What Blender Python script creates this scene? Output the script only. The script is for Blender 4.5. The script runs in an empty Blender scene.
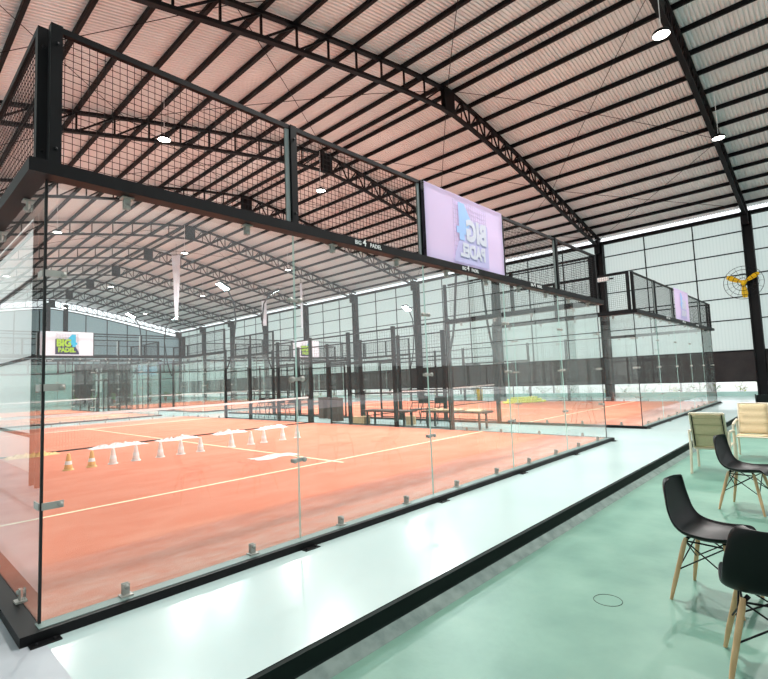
import bpy, math, random
from mathutils import Vector, Matrix
random.seed(7)
PI = math.pi
sc = bpy.context.scene
COL = sc.collection

# ------------------------------------------------------------------ materials
def lin(c):
    return tuple(((v/255)/12.92 if v/255 <= .04045 else ((v/255+.055)/1.055)**2.4) for v in c) + (1,)

def mat(name, rgb, rough=.5, metal=0, noise=0, nscale=5, rgb2=None, bump=0, bscale=40, spec=None, contrast=(.35, .65), dist=0, stretch=None, coat=0):
    m = bpy.data.materials.new(name); m.use_nodes = True
    nt = m.node_tree; b = nt.nodes['Principled BSDF']
    b.inputs['Base Color'].default_value = lin(rgb)
    b.inputs['Roughness'].default_value = rough
    b.inputs['Metallic'].default_value = metal
    if spec is not None: b.inputs['Specular IOR Level'].default_value = spec
    if coat: b.inputs['Coat Weight'].default_value = coat
    if rgb2 or bump:
        tc = nt.nodes.new('ShaderNodeTexCoord')
        mp = nt.nodes.new('ShaderNodeMapping'); nt.links.new(tc.outputs['Object'], mp.inputs[0])
        if stretch: mp.inputs['Scale'].default_value = stretch
    if rgb2:
        n = nt.nodes.new('ShaderNodeTexNoise'); n.inputs['Scale'].default_value = nscale
        n.inputs['Detail'].default_value = 6; n.inputs['Distortion'].default_value = dist
        nt.links.new(mp.outputs[0], n.inputs['Vector'])
        r = nt.nodes.new('ShaderNodeValToRGB')
        r.color_ramp.elements[0].color = lin(rgb); r.color_ramp.elements[0].position = contrast[0]
        r.color_ramp.elements[1].color = lin(rgb2); r.color_ramp.elements[1].position = contrast[1]
        nt.links.new(n.outputs['Fac'], r.inputs[0]); nt.links.new(r.outputs[0], b.inputs['Base Color'])
    if bump:
        n2 = nt.nodes.new('ShaderNodeTexNoise'); n2.inputs['Scale'].default_value = bscale
        nt.links.new(mp.outputs[0], n2.inputs['Vector'])
        bp = nt.nodes.new('ShaderNodeBump'); bp.inputs['Strength'].default_value = bump; bp.inputs['Distance'].default_value = .02
        nt.links.new(n2.outputs['Fac'], bp.inputs['Height']); nt.links.new(bp.outputs[0], b.inputs['Normal'])
    return m

def emis(name, rgb, strength):
    m = bpy.data.materials.new(name); m.use_nodes = True
    nt = m.node_tree; nt.nodes.clear()
    e = nt.nodes.new('ShaderNodeEmission'); e.inputs[0].default_value = lin(rgb); e.inputs[1].default_value = strength
    o = nt.nodes.new('ShaderNodeOutputMaterial'); nt.links.new(e.outputs[0], o.inputs[0]); return m

def glass_mat():
    # thin architectural pane: clear tinted transmission + Fresnel reflection + a faint milky veil imitating reflected haze
    m = bpy.data.materials.new('tempered_glass'); m.use_nodes = True
    nt = m.node_tree; nt.nodes.clear()
    t = nt.nodes.new('ShaderNodeBsdfTransparent'); t.inputs[0].default_value = (.965, .99, .984, 1)
    g = nt.nodes.new('ShaderNodeBsdfGlossy'); g.inputs['Roughness'].default_value = 0.0; g.inputs[0].default_value = (1, 1, 1, 1)
    f = nt.nodes.new('ShaderNodeFresnel'); f.inputs[0].default_value = 1.5
    mx = nt.nodes.new('ShaderNodeMixShader')
    # both surfaces of the pane reflect; counted once, on the side the ray enters
    geo = nt.nodes.new('ShaderNodeNewGeometry')
    a1 = nt.nodes.new('ShaderNodeMath'); a1.operation = 'ADD'; a1.inputs[1].default_value = 1
    dv = nt.nodes.new('ShaderNodeMath'); dv.operation = 'DIVIDE'
    db = nt.nodes.new('ShaderNodeMath'); db.operation = 'MULTIPLY'; db.inputs[1].default_value = 2
    fr = nt.nodes.new('ShaderNodeMath'); fr.operation = 'SUBTRACT'; fr.inputs[0].default_value = 1
    ml = nt.nodes.new('ShaderNodeMath'); ml.operation = 'MULTIPLY'
    nt.links.new(f.outputs[0], a1.inputs[0]); nt.links.new(f.outputs[0], db.inputs[0])
    nt.links.new(db.outputs[0], dv.inputs[0]); nt.links.new(a1.outputs[0], dv.inputs[1])
    nt.links.new(geo.outputs['Backfacing'], fr.inputs[1]); nt.links.new(dv.outputs[0], ml.inputs[0]); nt.links.new(fr.outputs[0], ml.inputs[1])
    nt.links.new(ml.outputs[0], mx.inputs[0]); nt.links.new(t.outputs[0], mx.inputs[1]); nt.links.new(g.outputs[0], mx.inputs[2])
    d = nt.nodes.new('ShaderNodeBsdfDiffuse'); d.inputs[0].default_value = (.9, .95, .94, 1)
    tl = nt.nodes.new('ShaderNodeBsdfTranslucent'); tl.inputs[0].default_value = (.9, .95, .94, 1)
    dd = nt.nodes.new('ShaderNodeMixShader'); dd.inputs[0].default_value = .5
    nt.links.new(d.outputs[0], dd.inputs[1]); nt.links.new(tl.outputs[0], dd.inputs[2])
    m2 = nt.nodes.new('ShaderNodeMixShader'); m2.inputs[0].default_value = MILKY_VEIL
    nt.links.new(mx.outputs[0], m2.inputs[1]); nt.links.new(dd.outputs[0], m2.inputs[2])
    o = nt.nodes.new('ShaderNodeOutputMaterial'); nt.links.new(m2.outputs[0], o.inputs[0])
    return m

def translucent_sheet(name, rgb, trans=.75, ribs=None):
    m = bpy.data.materials.new(name); m.use_nodes = True
    nt = m.node_tree; nt.nodes.clear()
    d = nt.nodes.new('ShaderNodeBsdfDiffuse'); d.inputs[0].default_value = lin(rgb)
    tl = nt.nodes.new('ShaderNodeBsdfTranslucent'); tl.inputs[0].default_value = lin(rgb)
    mx = nt.nodes.new('ShaderNodeMixShader'); mx.inputs[0].default_value = trans
    nt.links.new(d.outputs[0], mx.inputs[1]); nt.links.new(tl.outputs[0], mx.inputs[2])
    o = nt.nodes.new('ShaderNodeOutputMaterial'); nt.links.new(mx.outputs[0], o.inputs[0])
    if ribs:
        tc = nt.nodes.new('ShaderNodeTexCoord'); w = nt.nodes.new('ShaderNodeTexWave')
        w.bands_direction = ribs; w.inputs['Scale'].default_value = 2.2
        nt.links.new(tc.outputs['Object'], w.inputs['Vector'])
        r = nt.nodes.new('ShaderNodeValToRGB')
        c = lin(rgb); r.color_ramp.elements[0].color = (c[0]*.93, c[1]*.94, c[2]*.94, 1); r.color_ramp.elements[1].color = c
        r.color_ramp.elements[1].position = .4
        nt.links.new(w.outputs['Fac'], r.inputs[0])
        nt.links.new(r.outputs[0], d.inputs[0]); nt.links.new(r.outputs[0], tl.inputs[0])
    return m

MILKY_VEIL = .016  # diffuse share that imitates the haze of bright reflections
M = dict(
    black=mat('black_painted_steel', (9, 9, 12), .5, spec=.22),
    roofsteel=mat('dark_roof_steel', (12, 12, 15), .6, spec=.2),
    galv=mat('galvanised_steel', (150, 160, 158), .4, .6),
    steel=mat('brushed_steel', (168, 166, 160), .4, .3),
    glass=glass_mat(),
    roof=mat('corrugated_roof_sheet', (226, 228, 228), .5, 0, rgb2=(214, 215, 216), nscale=.35),
    turf=mat('orange_artificial_turf', (222, 132, 106), .95, rgb2=(228, 150, 126), nscale=1.1, bump=.5, bscale=160, spec=.1, contrast=(.38, .78), dist=.8, stretch=(1, 2.2, 1)),
    line=mat('cream_line_paint', (250, 240, 205), .9),
    mint=mat('pale_mint_epoxy', (194, 214, 212), .2, rgb2=(186, 208, 206), nscale=.6, coat=.3),
    concrete=mat('pale_grey_concrete', (180, 186, 192), .5, rgb2=(168, 174, 180), nscale=3),
    green=mat('green_painted_concrete', (88, 132, 117), .45, rgb2=(128, 168, 150), nscale=1.8, contrast=(.25, .85), dist=0, bump=.08, bscale=14),
    darkgreen=mat('dark_green_kerb', (10, 24, 21), .7, spec=.2),
    greyband=mat('grey_kerb_fillet', (92, 112, 108), .7, rgb2=(120, 138, 132), nscale=9),
    wall=translucent_sheet('translucent_wall_sheet', (226, 232, 230), .8, ribs='Y'),
    wallx=translucent_sheet('translucent_end_sheet', (240, 240, 240), .8),
    gable=translucent_sheet('grey_gable_sheet', (150, 166, 168), .5, ribs='X'),
    shade=mat('dark_shade_cloth', (34, 30, 32), .8, rgb2=(46, 40, 40), nscale=2),
    mintwall=mat('mint_plaster_wall', (172, 206, 200), .7),
    whitefab=translucent_sheet('white_banner_fabric', (238, 238, 248), .35),
    lav=translucent_sheet('lavender_white_banner_fabric', (226, 212, 248), .45),
    logonavy=mat('navy_print', (22, 20, 70), .7), logogreen=mat('lime_print', (160, 205, 20), .7),
    logocyan=mat('cyan_print', (20, 180, 220), .7), logogrid=mat('grey_print', (130, 130, 140), .7),
    f_navy=mat('faded_navy_print', (198, 190, 234), .7), f_green=mat('faded_grey_print', (218, 216, 232), .7),
    f_cyan=mat('faded_blue_print', (168, 198, 246), .7), f_grid=mat('faded_line_print', (208, 196, 230), .7),
    white=mat('white_paint', (240, 240, 240), .4),
    lamp=emis('lamp_diffuser', (255, 250, 240), 14),
    flood=emis('floodlight_diffuser', (215, 245, 255), 60),
    plastic=mat('black_chair_plastic', (6, 6, 8), .42, spec=.3),
    wood=mat('beech_dowel', (214, 178, 136), .5, rgb2=(196, 156, 112), nscale=6, stretch=(4, 4, .6)),
    beige=mat('beige_sling_fabric', (206, 188, 152), .8, rgb2=(198, 180, 144), nscale=60),
    beigedark=mat('beige_sling_seam', (150, 142, 108), .8),
    beigeframe=mat('cream_powder_coat', (214, 204, 182), .4),
    brown=mat('dark_brown_wood', (72, 48, 38), .6, rgb2=(58, 38, 30), nscale=8),
    yellow=mat('yellow_plastic', (240, 190, 20), .4), ball=mat('yellow_felt', (222, 230, 90), .9),
    card=mat('cardboard', (190, 160, 120), .8),
    leaf=mat('leaf_green', (80, 140, 60), .6), leaf2=mat('leaf_yellow_green', (180, 195, 80), .6),
    stem=mat('plant_stem', (90, 70, 50), .8), pot=mat('terracotta', (150, 90, 70), .8),
    ground=mat('pale_outdoor_paving', (228, 228, 224), .9, rgb2=(214, 214, 208), nscale=1),
    plasticw=translucent_sheet('crumpled_white_plastic', (248, 246, 246), .3),
    orange=mat('orange_plastic', (238, 186, 112), .5), cone=mat('white_cone_plastic', (246, 232, 226), .5),
    screen=emis('screen_glow', (150, 200, 225), .8), darkglass=mat('dark_tinted_glazing', (40, 52, 54), .15),
    edge=mat('polished_glass_edge', (186, 222, 214), .2), gasket=mat('black_gasket', (8, 8, 9), .6), slate=mat('grey_coated_ledge', (108, 128, 124), .5),
    netm=mat('net_cord', (60, 60, 62), .8), tape=mat('net_tape', (246, 246, 246), .7),
)

def sand_drift(m):
    # pale infill sand that gathers in drifts against the glass end walls
    nt = m.node_tree; b = nt.nodes['Principled BSDF']; src = b.inputs['Base Color'].links[0].from_socket
    N = nt.nodes.new; L = nt.links.new
    tc = N('ShaderNodeTexCoord'); sp = N('ShaderNodeSeparateXYZ'); L(tc.outputs['Object'], sp.inputs[0])
    s1 = N('ShaderNodeMath'); s1.operation = 'SUBTRACT'; s1.inputs[1].default_value = 10; L(sp.outputs['Y'], s1.inputs[0])
    ab = N('ShaderNodeMath'); ab.operation = 'ABSOLUTE'; L(s1.outputs[0], ab.inputs[0])
    mr = N('ShaderNodeMapRange'); mr.inputs['From Min'].default_value = 7.8; mr.inputs['From Max'].default_value = 10.2; L(ab.outputs[0], mr.inputs['Value'])
    no = N('ShaderNodeTexNoise'); no.inputs['Scale'].default_value = 3.2; no.inputs['Detail'].default_value = 8; no.inputs['Roughness'].default_value = .7
    mp = N('ShaderNodeMapping'); mp.inputs['Scale'].default_value = (1, 2, 1); L(tc.outputs['Object'], mp.inputs[0]); L(mp.outputs[0], no.inputs['Vector'])
    ad = N('ShaderNodeMath'); ad.operation = 'MULTIPLY'; L(no.outputs['Fac'], ad.inputs[0]); L(mr.outputs['Result'], ad.inputs[1])
    r2 = N('ShaderNodeMapRange'); r2.inputs['From Min'].default_value = .22; r2.inputs['From Max'].default_value = .58; r2.inputs['To Max'].default_value = .75; L(ad.outputs[0], r2.inputs['Value'])
    mx = N('ShaderNodeMix'); mx.data_type = 'RGBA'; mx.inputs[7].default_value = lin((224, 188, 174))
    L(r2.outputs['Result'], mx.inputs[0]); L(src, mx.inputs[6]); L(mx.outputs[2], b.inputs['Base Color'])
sand_drift(M['turf'])

# ------------------------------------------------------------------ mesh helpers
class MB:
    def __init__(s): s.v = []; s.f = []; s.mi = []; s.sm = []
    def add(s, vs, fs, mi=0, sm=False):
        o = len(s.v); s.v += [tuple(p) for p in vs]
        for f in fs: s.f.append(tuple(i+o for i in f)); s.mi.append(mi); s.sm.append(sm)
    def box(s, x0, x1, y0, y1, z0, z1, mi=0):
        s.add([(x0,y0,z0),(x1,y0,z0),(x1,y1,z0),(x0,y1,z0),(x0,y0,z1),(x1,y0,z1),(x1,y1,z1),(x0,y1,z1)],
              [(0,3,2,1),(4,5,6,7),(0,1,5,4),(1,2,6,5),(2,3,7,6),(3,0,4,7)], mi)
    def bar(s, a, b, w, h=None, mi=0, up=(0,0,1)):      # box-section bar from a to b
        h = h or w; a = Vector(a); b = Vector(b); d = (b-a).normalized()
        u = Vector(up)
        if abs(d.dot(u)) > .98: u = Vector((0,1,0))
        r = d.cross(u).normalized(); u = r.cross(d)
        vs = [p + r*sx*w/2 + u*sz*h/2 for p in (a, b) for sx, sz in ((-1,-1),(1,-1),(1,1),(-1,1))]
        s.add(vs, [(0,1,2,3),(7,6,5,4),(0,4,5,1),(1,5,6,2),(2,6,7,3),(3,7,4,0)], mi)
    def tube(s, pts, r, n=10, mi=0, cap=True):
        pts = [Vector(p) for p in pts]; rs = r if isinstance(r, (list, tuple)) else [r]*len(pts)
        ref = None; rings = []
        for i, p in enumerate(pts):
            d = (pts[min(i+1, len(pts)-1)] - pts[max(i-1, 0)]).normalized()
            if ref is None: ref = Vector((0,0,1)) if abs(d.z) < .9 else Vector((1,0,0))
            a = d.cross(ref).normalized(); b = d.cross(a).normalized(); ref = b.cross(d) if False else ref
            rings.append([p + (a*math.cos(2*PI*k/n) + b*math.sin(2*PI*k/n))*rs[i] for k in range(n)])
        vs = [v for ring in rings for v in ring]; fs = []
        for i in range(len(pts)-1):
            for k in range(n): fs.append((i*n+k, i*n+(k+1)%n, (i+1)*n+(k+1)%n, (i+1)*n+k))
        s.add(vs, fs, mi, True)
        if cap: s.add(rings[0], [tuple(range(n))[::-1]], mi); s.add(rings[-1], [tuple(range(n))], mi)
    def lathe(s, prof, c=(0,0,0), n=20, mi=0, ax='z'):
        vs = []
        for r, z in prof:
            for k in range(n):
                a = 2*PI*k/n; x, y = r*math.cos(a), r*math.sin(a)
                vs.append((c[0]+x, c[1]+y, c[2]+z) if ax == 'z' else ((c[0]+x, c[1]+z, c[2]+y) if ax == 'y' else (c[0]+z, c[1]+x, c[2]+y)))
        fs = [(i*n+k, i*n+(k+1)%n, (i+1)*n+(k+1)%n, (i+1)*n+k) for i in range(len(prof)-1) for k in range(n)]
        s.add(vs, fs, mi, True)
    def ball(s, c, r, n=10, mi=0):
        s.lathe([(max(1e-4, r*math.sin(PI*i/(n//2))), -r*math.cos(PI*i/(n//2))) for i in range(n//2+1)], c, n, mi)
    def build(s, name, mats, parent=None, loc=None):
        me = bpy.data.meshes.new(name); me.from_pydata(s.v, [], s.f)
        for m in (mats if isinstance(mats, (list, tuple)) else [mats]): me.materials.append(m)
        me.polygons.foreach_set('material_index', s.mi); me.polygons.foreach_set('use_smooth', s.sm); me.update()
        o = bpy.data.objects.new(name, me); COL.objects.link(o)
        if parent: o.parent = parent
        if loc: o.location = loc
        return o

def tag(o, label=None, cat=None, group=None, kind=None):
    if label: o['label'] = label
    if cat: o['category'] = cat
    if group: o['group'] = group
    if kind: o['kind'] = kind
    return o
def empty(name, loc=(0,0,0), rz=0, label=None, cat=None, group=None):
    o = bpy.data.objects.new(name, None); COL.objects.link(o); o.location = loc; o.rotation_euler = (0,0,rz)
    o.empty_display_size = .2
    return tag(o, label, cat, group)
def struct(o): o['kind'] = 'structure'; return o
KIDS = {}
def kids(o): return [c for c in o.children]
def copy_tree(o, loc=None, rz=None, parent=None, label=None):
    c = o.copy(); COL.objects.link(c)
    if parent: c.parent = parent
    if loc is not None: c.location = loc
    if rz is not None: c.rotation_euler = (0,0,rz)
    if label: c['label'] = label
    for ch in list(o.children): copy_tree(ch, parent=c)
    return c
def text_mesh(name, s, size, m, parent, matrix, extrude=.001, bold=.0, align='CENTER'):
    cu = bpy.data.curves.new(name, 'FONT'); cu.body = s; cu.size = size; cu.extrude = extrude; cu.offset = bold
    cu.align_x = align; cu.align_y = 'CENTER'; cu.resolution_u = 3
    t = bpy.data.objects.new(name, cu); COL.objects.link(t)
    me = bpy.data.meshes.new_from_object(t); COL.objects.unlink(t); bpy.data.objects.remove(t)
    me.transform(matrix); me.materials.clear(); me.materials.append(m)
    o = bpy.data.objects.new(name, me); COL.objects.link(o)
    if parent: o.parent = parent
    return o

# ------------------------------------------------------------------ the hall
FZ = -.22; WZ = -.06; XL, XR = -1.4, 28.0; XM = 13.3; Y0, Y1 = -14.6, 60.2
TR = [5.79 + 6.8*k for k in range(-3, 9)]          # truss positions along the hall
def roofz(x):
    d = abs(x-XM); t = [(0,11.72),(2,11.5),(4,11.15),(6,10.77),(8,10.35),(10,9.88),(12,9.42),(14.7,8.86),(16,8.55)]
    for (a, za), (b, zb) in zip(t, t[1:]):
        if d <= b: return za+(zb-za)*(d-a)/(b-a)
    return t[-1][1]
def depth(x): return .78 - .26*abs(x-XM)/14.7

m = MB(); m.box(XL-.3, XR+.3, Y0, -1.46, FZ-.2, FZ); struct(m.build('floor', M['green']))
m = MB(); m.box(0.0, XR+.3, -1.42, Y1, WZ-.14, WZ); struct(m.build('floor_walkway', M['mint']))
m = MB(); m.box(XL-.3, 0.0, -1.42, Y1, WZ-.14, WZ); struct(m.build('floor_concrete', M['concrete']))
m = MB()
m.add([(XL-.3,-1.42,WZ),(XR,-1.42,WZ),(XR,-1.46,FZ+.05),(XL-.3,-1.46,FZ+.05)], [(3,2,1,0)], 0)
m.add([(XL-.3,-1.46,FZ+.05),(XR,-1.46,FZ+.05),(XR,-1.54,FZ+.001),(XL-.3,-1.54,FZ+.001)], [(3,2,1,0)], 1)
m.box(XL-.3, XR, -1.455, -1.42, FZ-.1, WZ-.004, 0)
struct(m.build('trim_kerb', [M['darkgreen'], M['greyband']]))
m = MB(); m.box(XR+.3, 110, -60, 110, -.3, -.12); struct(m.build('ground', M['ground']))

# roof sheet: real corrugation running down the slope
def roof_sheet(name, xa, xb):
    m = MB(); pitch = .115; xs = [xa+(xb-xa)*i/10 for i in range(11)]; vs = []; ys = []; y = Y0
    while y < Y1+.6: ys += [(y, 0), (y+.055, 0), (y+.07, .038), (y+.1, .038)]; y += pitch
    n = len(ys)-1
    for y, h in ys:
        for x in xs: vs.append((x, y, roofz(x)+.19+h))
    fs = [(j*11+i, j*11+i+1, (j+1)*11+i+1, (j+1)*11+i) for j in range(n) for i in range(10)]
    m.add(vs, fs, 0, False); return struct(m.build(name, M['roof']))
roof_sheet('ceiling', XL-.2, XM); roof_sheet('ceiling', XM, XR+.2)

# purlins (Y direction)
k = 0; xs = []
while XM-.3-1.07*k > XL: xs.append(XM-.3-1.07*k); xs.append(XM+.3+1.07*k); k += 1
proto = None
for x in xs:
    if proto is None:
        m = MB(); m.box(-.03, .03, Y0, Y1, 0, .13); m.box(-.03, .06, Y0, Y1, -.012, .012); proto = struct(m.build('purlin', M['roofsteel'])); o = proto
    else: o = proto.copy(); COL.objects.link(o)
    o.location = (x, 0, roofz(x)+.05)

# trusses
def truss_mesh():
    m = MB(); nodes = [XL+.1] + sorted(xs)[1:-1] + [XR-.1]
    nodes = sorted(nodes)
    for a, b in zip(nodes, nodes[1:]):
        m.bar((a,0,roofz(a)), (b,0,roofz(b)), .15, .09)
        m.bar((a,0,roofz(a)-depth(a)), (b,0,roofz(b)-depth(b)), .15, .09)
        m.bar((a,0,roofz(a)), (a,0,roofz(a)-depth(a)), .05)
        if a < XM: m.bar((a,0,roofz(a)-depth(a)), (b,0,roofz(b)), .05)
        else:
            c = (a+b)/2
            m.bar((a,0,roofz(a)-depth(a)), (c,0,roofz(c)), .05); m.bar((c,0,roofz(c)), (b,0,roofz(b)-depth(b)), .05)
            m.bar((c,0,roofz(c)), (c,0,roofz(c)-depth(c)), .04)
    m.box(XM-.3, XM+.3, -.09, .09, roofz(XM)-.85, roofz(XM)+.05)
    m.bar((XR-.1,0,roofz(XR)-.55),(XR-1.0,0,roofz(XR-1)-.5), .12)
    return m
tp = None
for y in TR:
    if tp is None: tp = struct(truss_mesh().build('roof_truss', M['roofsteel'])); o = tp
    else: o = tp.copy(); COL.objects.link(o)
    o.location = (0, y, 0)
# bracing cables in alternate bays
for i, (ya, yb) in enumerate(zip(TR, TR[1:])):
    if i % 2 == 0 or i in (3,):
        m = MB()
        for a in (XL+.2, XM-8.5, XM, XM+8.5):
            b = min(a+8.5, XR-.2) if a > XL+1 else XM-8.5
            for p, q in (((a,ya),(b,yb)), ((b,ya),(a,yb))):
                pts = [(p[0]+(q[0]-p[0])*t/8, p[1]+(q[1]-p[1])*t/8, roofz(p[0]+(q[0]-p[0])*t/8)+.0) for t in range(9)]
                m.tube(pts, .012, 4)
        struct(m.build('roof_bracing', M['roofsteel']))
# columns
for x in (XR-.25, XL+.12):
    cp = None
    for y in TR:
        if x < 0 and -7 < y < 0: continue
        if cp is None:
            m = MB(); zt = 8.7
            m.box(-.02, .02, -.16, .16, FZ, zt); m.box(-.19, .19, -.2, -.16, FZ, zt); m.box(-.19, .19, .16, .2, FZ, zt)
            m.box(-.3, .3, -.3, .3, FZ, FZ+.03)
            if x > 0: m.box(-.5, -.1, -.12, .12, 8.0, 8.75)
            cp = struct(m.build('column', M['roofsteel'])); o = cp
        else: o = cp.copy(); COL.objects.link(o)
        o.location = (x, y, 0)
# right wall: kerb, open strip, shade cloth, translucent cladding on girts
m = MB(); m.box(XR, XR+.15, Y0, Y1, FZ, .14); struct(m.build('wall_right_base', M['mintwall']))
m = MB(); m.box(XR, XR+.02, Y0, Y1, .64, 2.12)
o = struct(m.build('wall_right_shade', M['shade']))
m = MB(); m.box(XR, XR+.02, Y0, Y1, 2.12, 8.6); struct(m.build('wall_right', M['wall']))
m = MB(); m.box(XL-.02, XL, Y0, Y1, FZ, 8.78); struct(m.build('wall_left', M['wall']))
m = MB(); m.box(XL, XR, Y0-.02, Y0, 2.12, 9.0); struct(m.build('wall_near', M['wallx']))
m = MB(); m.box(XL, XR, Y0-.02, Y0, .64, 2.12); struct(m.build('wall_near_added_band', M['shade']))  # unseen dark band, added to darken what the court glass mirrors
m = MB(); m.box(XL, XR, Y0-.1, Y0, FZ, .14); struct(m.build('wall_near_base', M['mintwall']))
def girts(x, sgn):
    for z in (2.1, 3.6, 4.68, 5.74, 6.85, 7.85, .64):
        m = MB(); m.box(min(x, x+sgn*.07), max(x, x+sgn*.07), Y0, Y1, z-.025, z+.025); struct(m.build('trim_girt', M['roofsteel']))
    m = MB(); m.box(min(x, x+sgn*.18), max(x, x+sgn*.18), Y0, Y1, 8.56, 8.74); struct(m.build('trim_eave_beam', M['roofsteel']))
girts(XR, -1)
girts(XL, 1)
mp = None
for y in TR:
    for f in (1/3, 2/3):
        if mp is None: m = MB(); m.box(-.05, 0, -.025, .025, 2.1, 8.6); mp = struct(m.build('trim_mullion', M['roofsteel'])); o = mp
        else: o = mp.copy(); COL.objects.link(o)
        o.location = (XR, y+6.8*f, 0)
# slender posts through the open strip
pp = None
for y in [t+3.4 for t in TR[:-1]]:
    if pp is None: m = MB(); m.box(-.04, .04, -.04, .04, .14, .66); pp = struct(m.build('trim_strip_post', M['roofsteel'])); o = pp
    else: o = pp.copy(); COL.objects.link(o)
    o.location = (XR+.06, y, 0)
# far gable
GY = Y1
m = MB()
X = [XL + (XR-XL)*i/24 for i in range(25)]
vs = [(x, GY, 4.5) for x in X] + [(x, GY, roofz(x)-1.0) for x in X]
m.add(vs, [(i, i+1, 26+i, 25+i) for i in range(24)], 0); struct(m.build('wall_back', M['gable']))
m = MB()
for z in (4.5, 5.6, 6.7, 7.8): m.box(XL, XR, GY-.1, GY-.02, z-.04, z+.04)
for i in range(1, 13):
    x = XL + i*2.26; m.box(x-.04, x+.04, GY-.1, GY-.02, 4.5, roofz(x)-1.0)
for x in (12.9, 14.6): m.box(x-.2, x+.2, GY-.4, GY-.1, 5.4, roofz(x)-.3)
for a, b in zip(X, X[1:]): m.bar((a,GY-.05,roofz(a)-1.0),(b,GY-.05,roofz(b)-1.0), .1)
struct(m.build('trim_back_frame', M['roofsteel']))
for nm, a, b in (('wall_back_left', XL, 15.6), ('wall_back_right', 21.5, XR)):
    m = MB(); m.box(a, b, GY-.1, GY, WZ, 4.45); struct(m.build(nm, M['mintwall']))
m = MB(); m.box(15.6, 21.5, GY-.1, GY, WZ, 4.45); struct(m.build('window_1', M['darkglass']))
m = MB()
for i in range(8): x = 15.6+i*.84; m.box(x-.06, x+.06, GY-.22, GY-.1, WZ, 4.45)
for z in (1.1, 2.6, 4.4): m.box(15.6, 21.5, GY-.22, GY-.1, z-.05, z+.05)
struct(m.build('window_1_frame', M['roofsteel']))
m = MB(); m.box(17.75, 18.35, GY-.26, GY-.2, 1.2, 4.0); struct(m.build('door_1', M['white']))

# ------------------------------------------------------------------ courts
def box_part(name, m_, parent, *b):
    m = MB(); m.box(*b); return m.build(name, m_, parent)
ZB, ZT, ZM = 2.84, 2.93, 3.93
def clip_proto():
    m = MB(); m.box(-.04, .04, -.04, .03, 0, .012); m.box(-.022, .022, -.016, -.008, 0, .085)
    m.lathe([(.0001,-.01),(.016,-.01),(.016,.01),(.0001,.01)], (0,-.02,.065), 10, ax='y')
    m.box(-.022, .022, .008+.006, .022, 0, .085); return m
def seam_proto():
    m = MB()
    for s in (-1, 1):
        m.lathe([(.0001,-.028),(.024,-.028),(.024,-.014),(.0001,-.014)], (s*.055,0,0), 12, ax='y')
    m.box(-.075, .075, -.018, -.01, -.016, .016); m.box(-.075, .075, .01, .018, -.016, .016); return m
CL = None; SM = None
def glass_panel(root, a, b, label=None):
    """pane between plan points a and b (outer side on the right hand of a->b)"""
    global CL, SM
    a = Vector((a[0], a[1], 0)); b = Vector((b[0], b[1], 0)); L = (b-a).length; ang = math.atan2(b.y-a.y, b.x-a.x)
    m = MB(); m.box(.006, L-.006, -.006, .006, .0, ZB+.01); m.mi = [0, 0, 0, 1, 0, 1]
    o = m.build('glass_panel', [M['glass'], M['edge']], root); o.location = a; o.rotation_euler = (0, 0, ang)
    if CL is None:
        CL = clip_proto().build('glass_clip', M['steel'], o); SM = seam_proto().build('seam_clamp', M['steel'], o); first = True
        CL.location = (L*.25, 0, 0); SM.location = (L, 0, .71)
        todo = [(CL, (L*.75,0,0), 0)]
        seams = (1.46, 2.21)
    else:
        todo = [(CL, (L*.25,0,0), 0), (CL, (L*.75,0,0), 0)]; seams = (.71, 1.46, 2.21)
    todo += [(CL, (L*.25,0,ZB-.0), PI), (CL, (L*.75,0,ZB-.0), PI)]
    for src, loc, ry in todo:
        c = src.copy(); COL.objects.link(c); c.parent = o; c.location = loc; c.rotation_euler = (0, ry, 0)
    if seams and label != 'end':
        for z in seams: c = SM.copy(); COL.objects.link(c); c.parent = o; c.location = (L, 0, z)
    elif label == 'end':
        pass
    return o
MESHES = {}
def mesh_panel(root, a, b, z0, z1, step=.05, r=.0018, frame=True):
    a = Vector((a[0], a[1], 0)); b = Vector((b[0], b[1], 0)); L = (b-a).length; ang = math.atan2(b.y-a.y, b.x-a.x)
    key = (round(L,3), round(z0,3), round(z1,3), step)
    if key in MESHES: o = MESHES[key].copy(); COL.objects.link(o); o.parent = root
    else:
        m = MB(); n = int(round(L/step)); k = int(round((z1-z0)/step))
        for i in range(1, n): x = L*i/n; m.box(x-r, x+r, -r, r, z0, z1)
        for j in range(1, k): z = z0+(z1-z0)*j/k; m.box(0, L, -r+.004, r+.004, z-r, z+r)
        if frame:
            m.box(0, L, -.02, .02, z1-.045, z1); m.box(0, L, -.015, .015, z0, z0+.03)
        o = m.build('mesh_panel', M['black'], root); MESHES[key] = o
    o.location = a; o.rotation_euler = (0,0,ang); return o
POST = {}
def post(root, x, y, z0, z1, w=.07, rz=0):
    key = (z0, z1, w)
    if key in POST: o = POST[key].copy(); COL.objects.link(o); o.parent = root
    else:
        m = MB(); m.box(-w/2, w/2, -w/2, w/2, z0, z1)
        for z in (z0+.12, z1-.14): m.lathe([(.0001,-.012),(.012,-.012),(.012,0)], (0,-w/2,z), 8, ax='y')
        o = m.build('post', M['black'], root); POST[key] = o
    o.location = (x, y, 0); o.rotation_euler = (0,0,rz); return o

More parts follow.
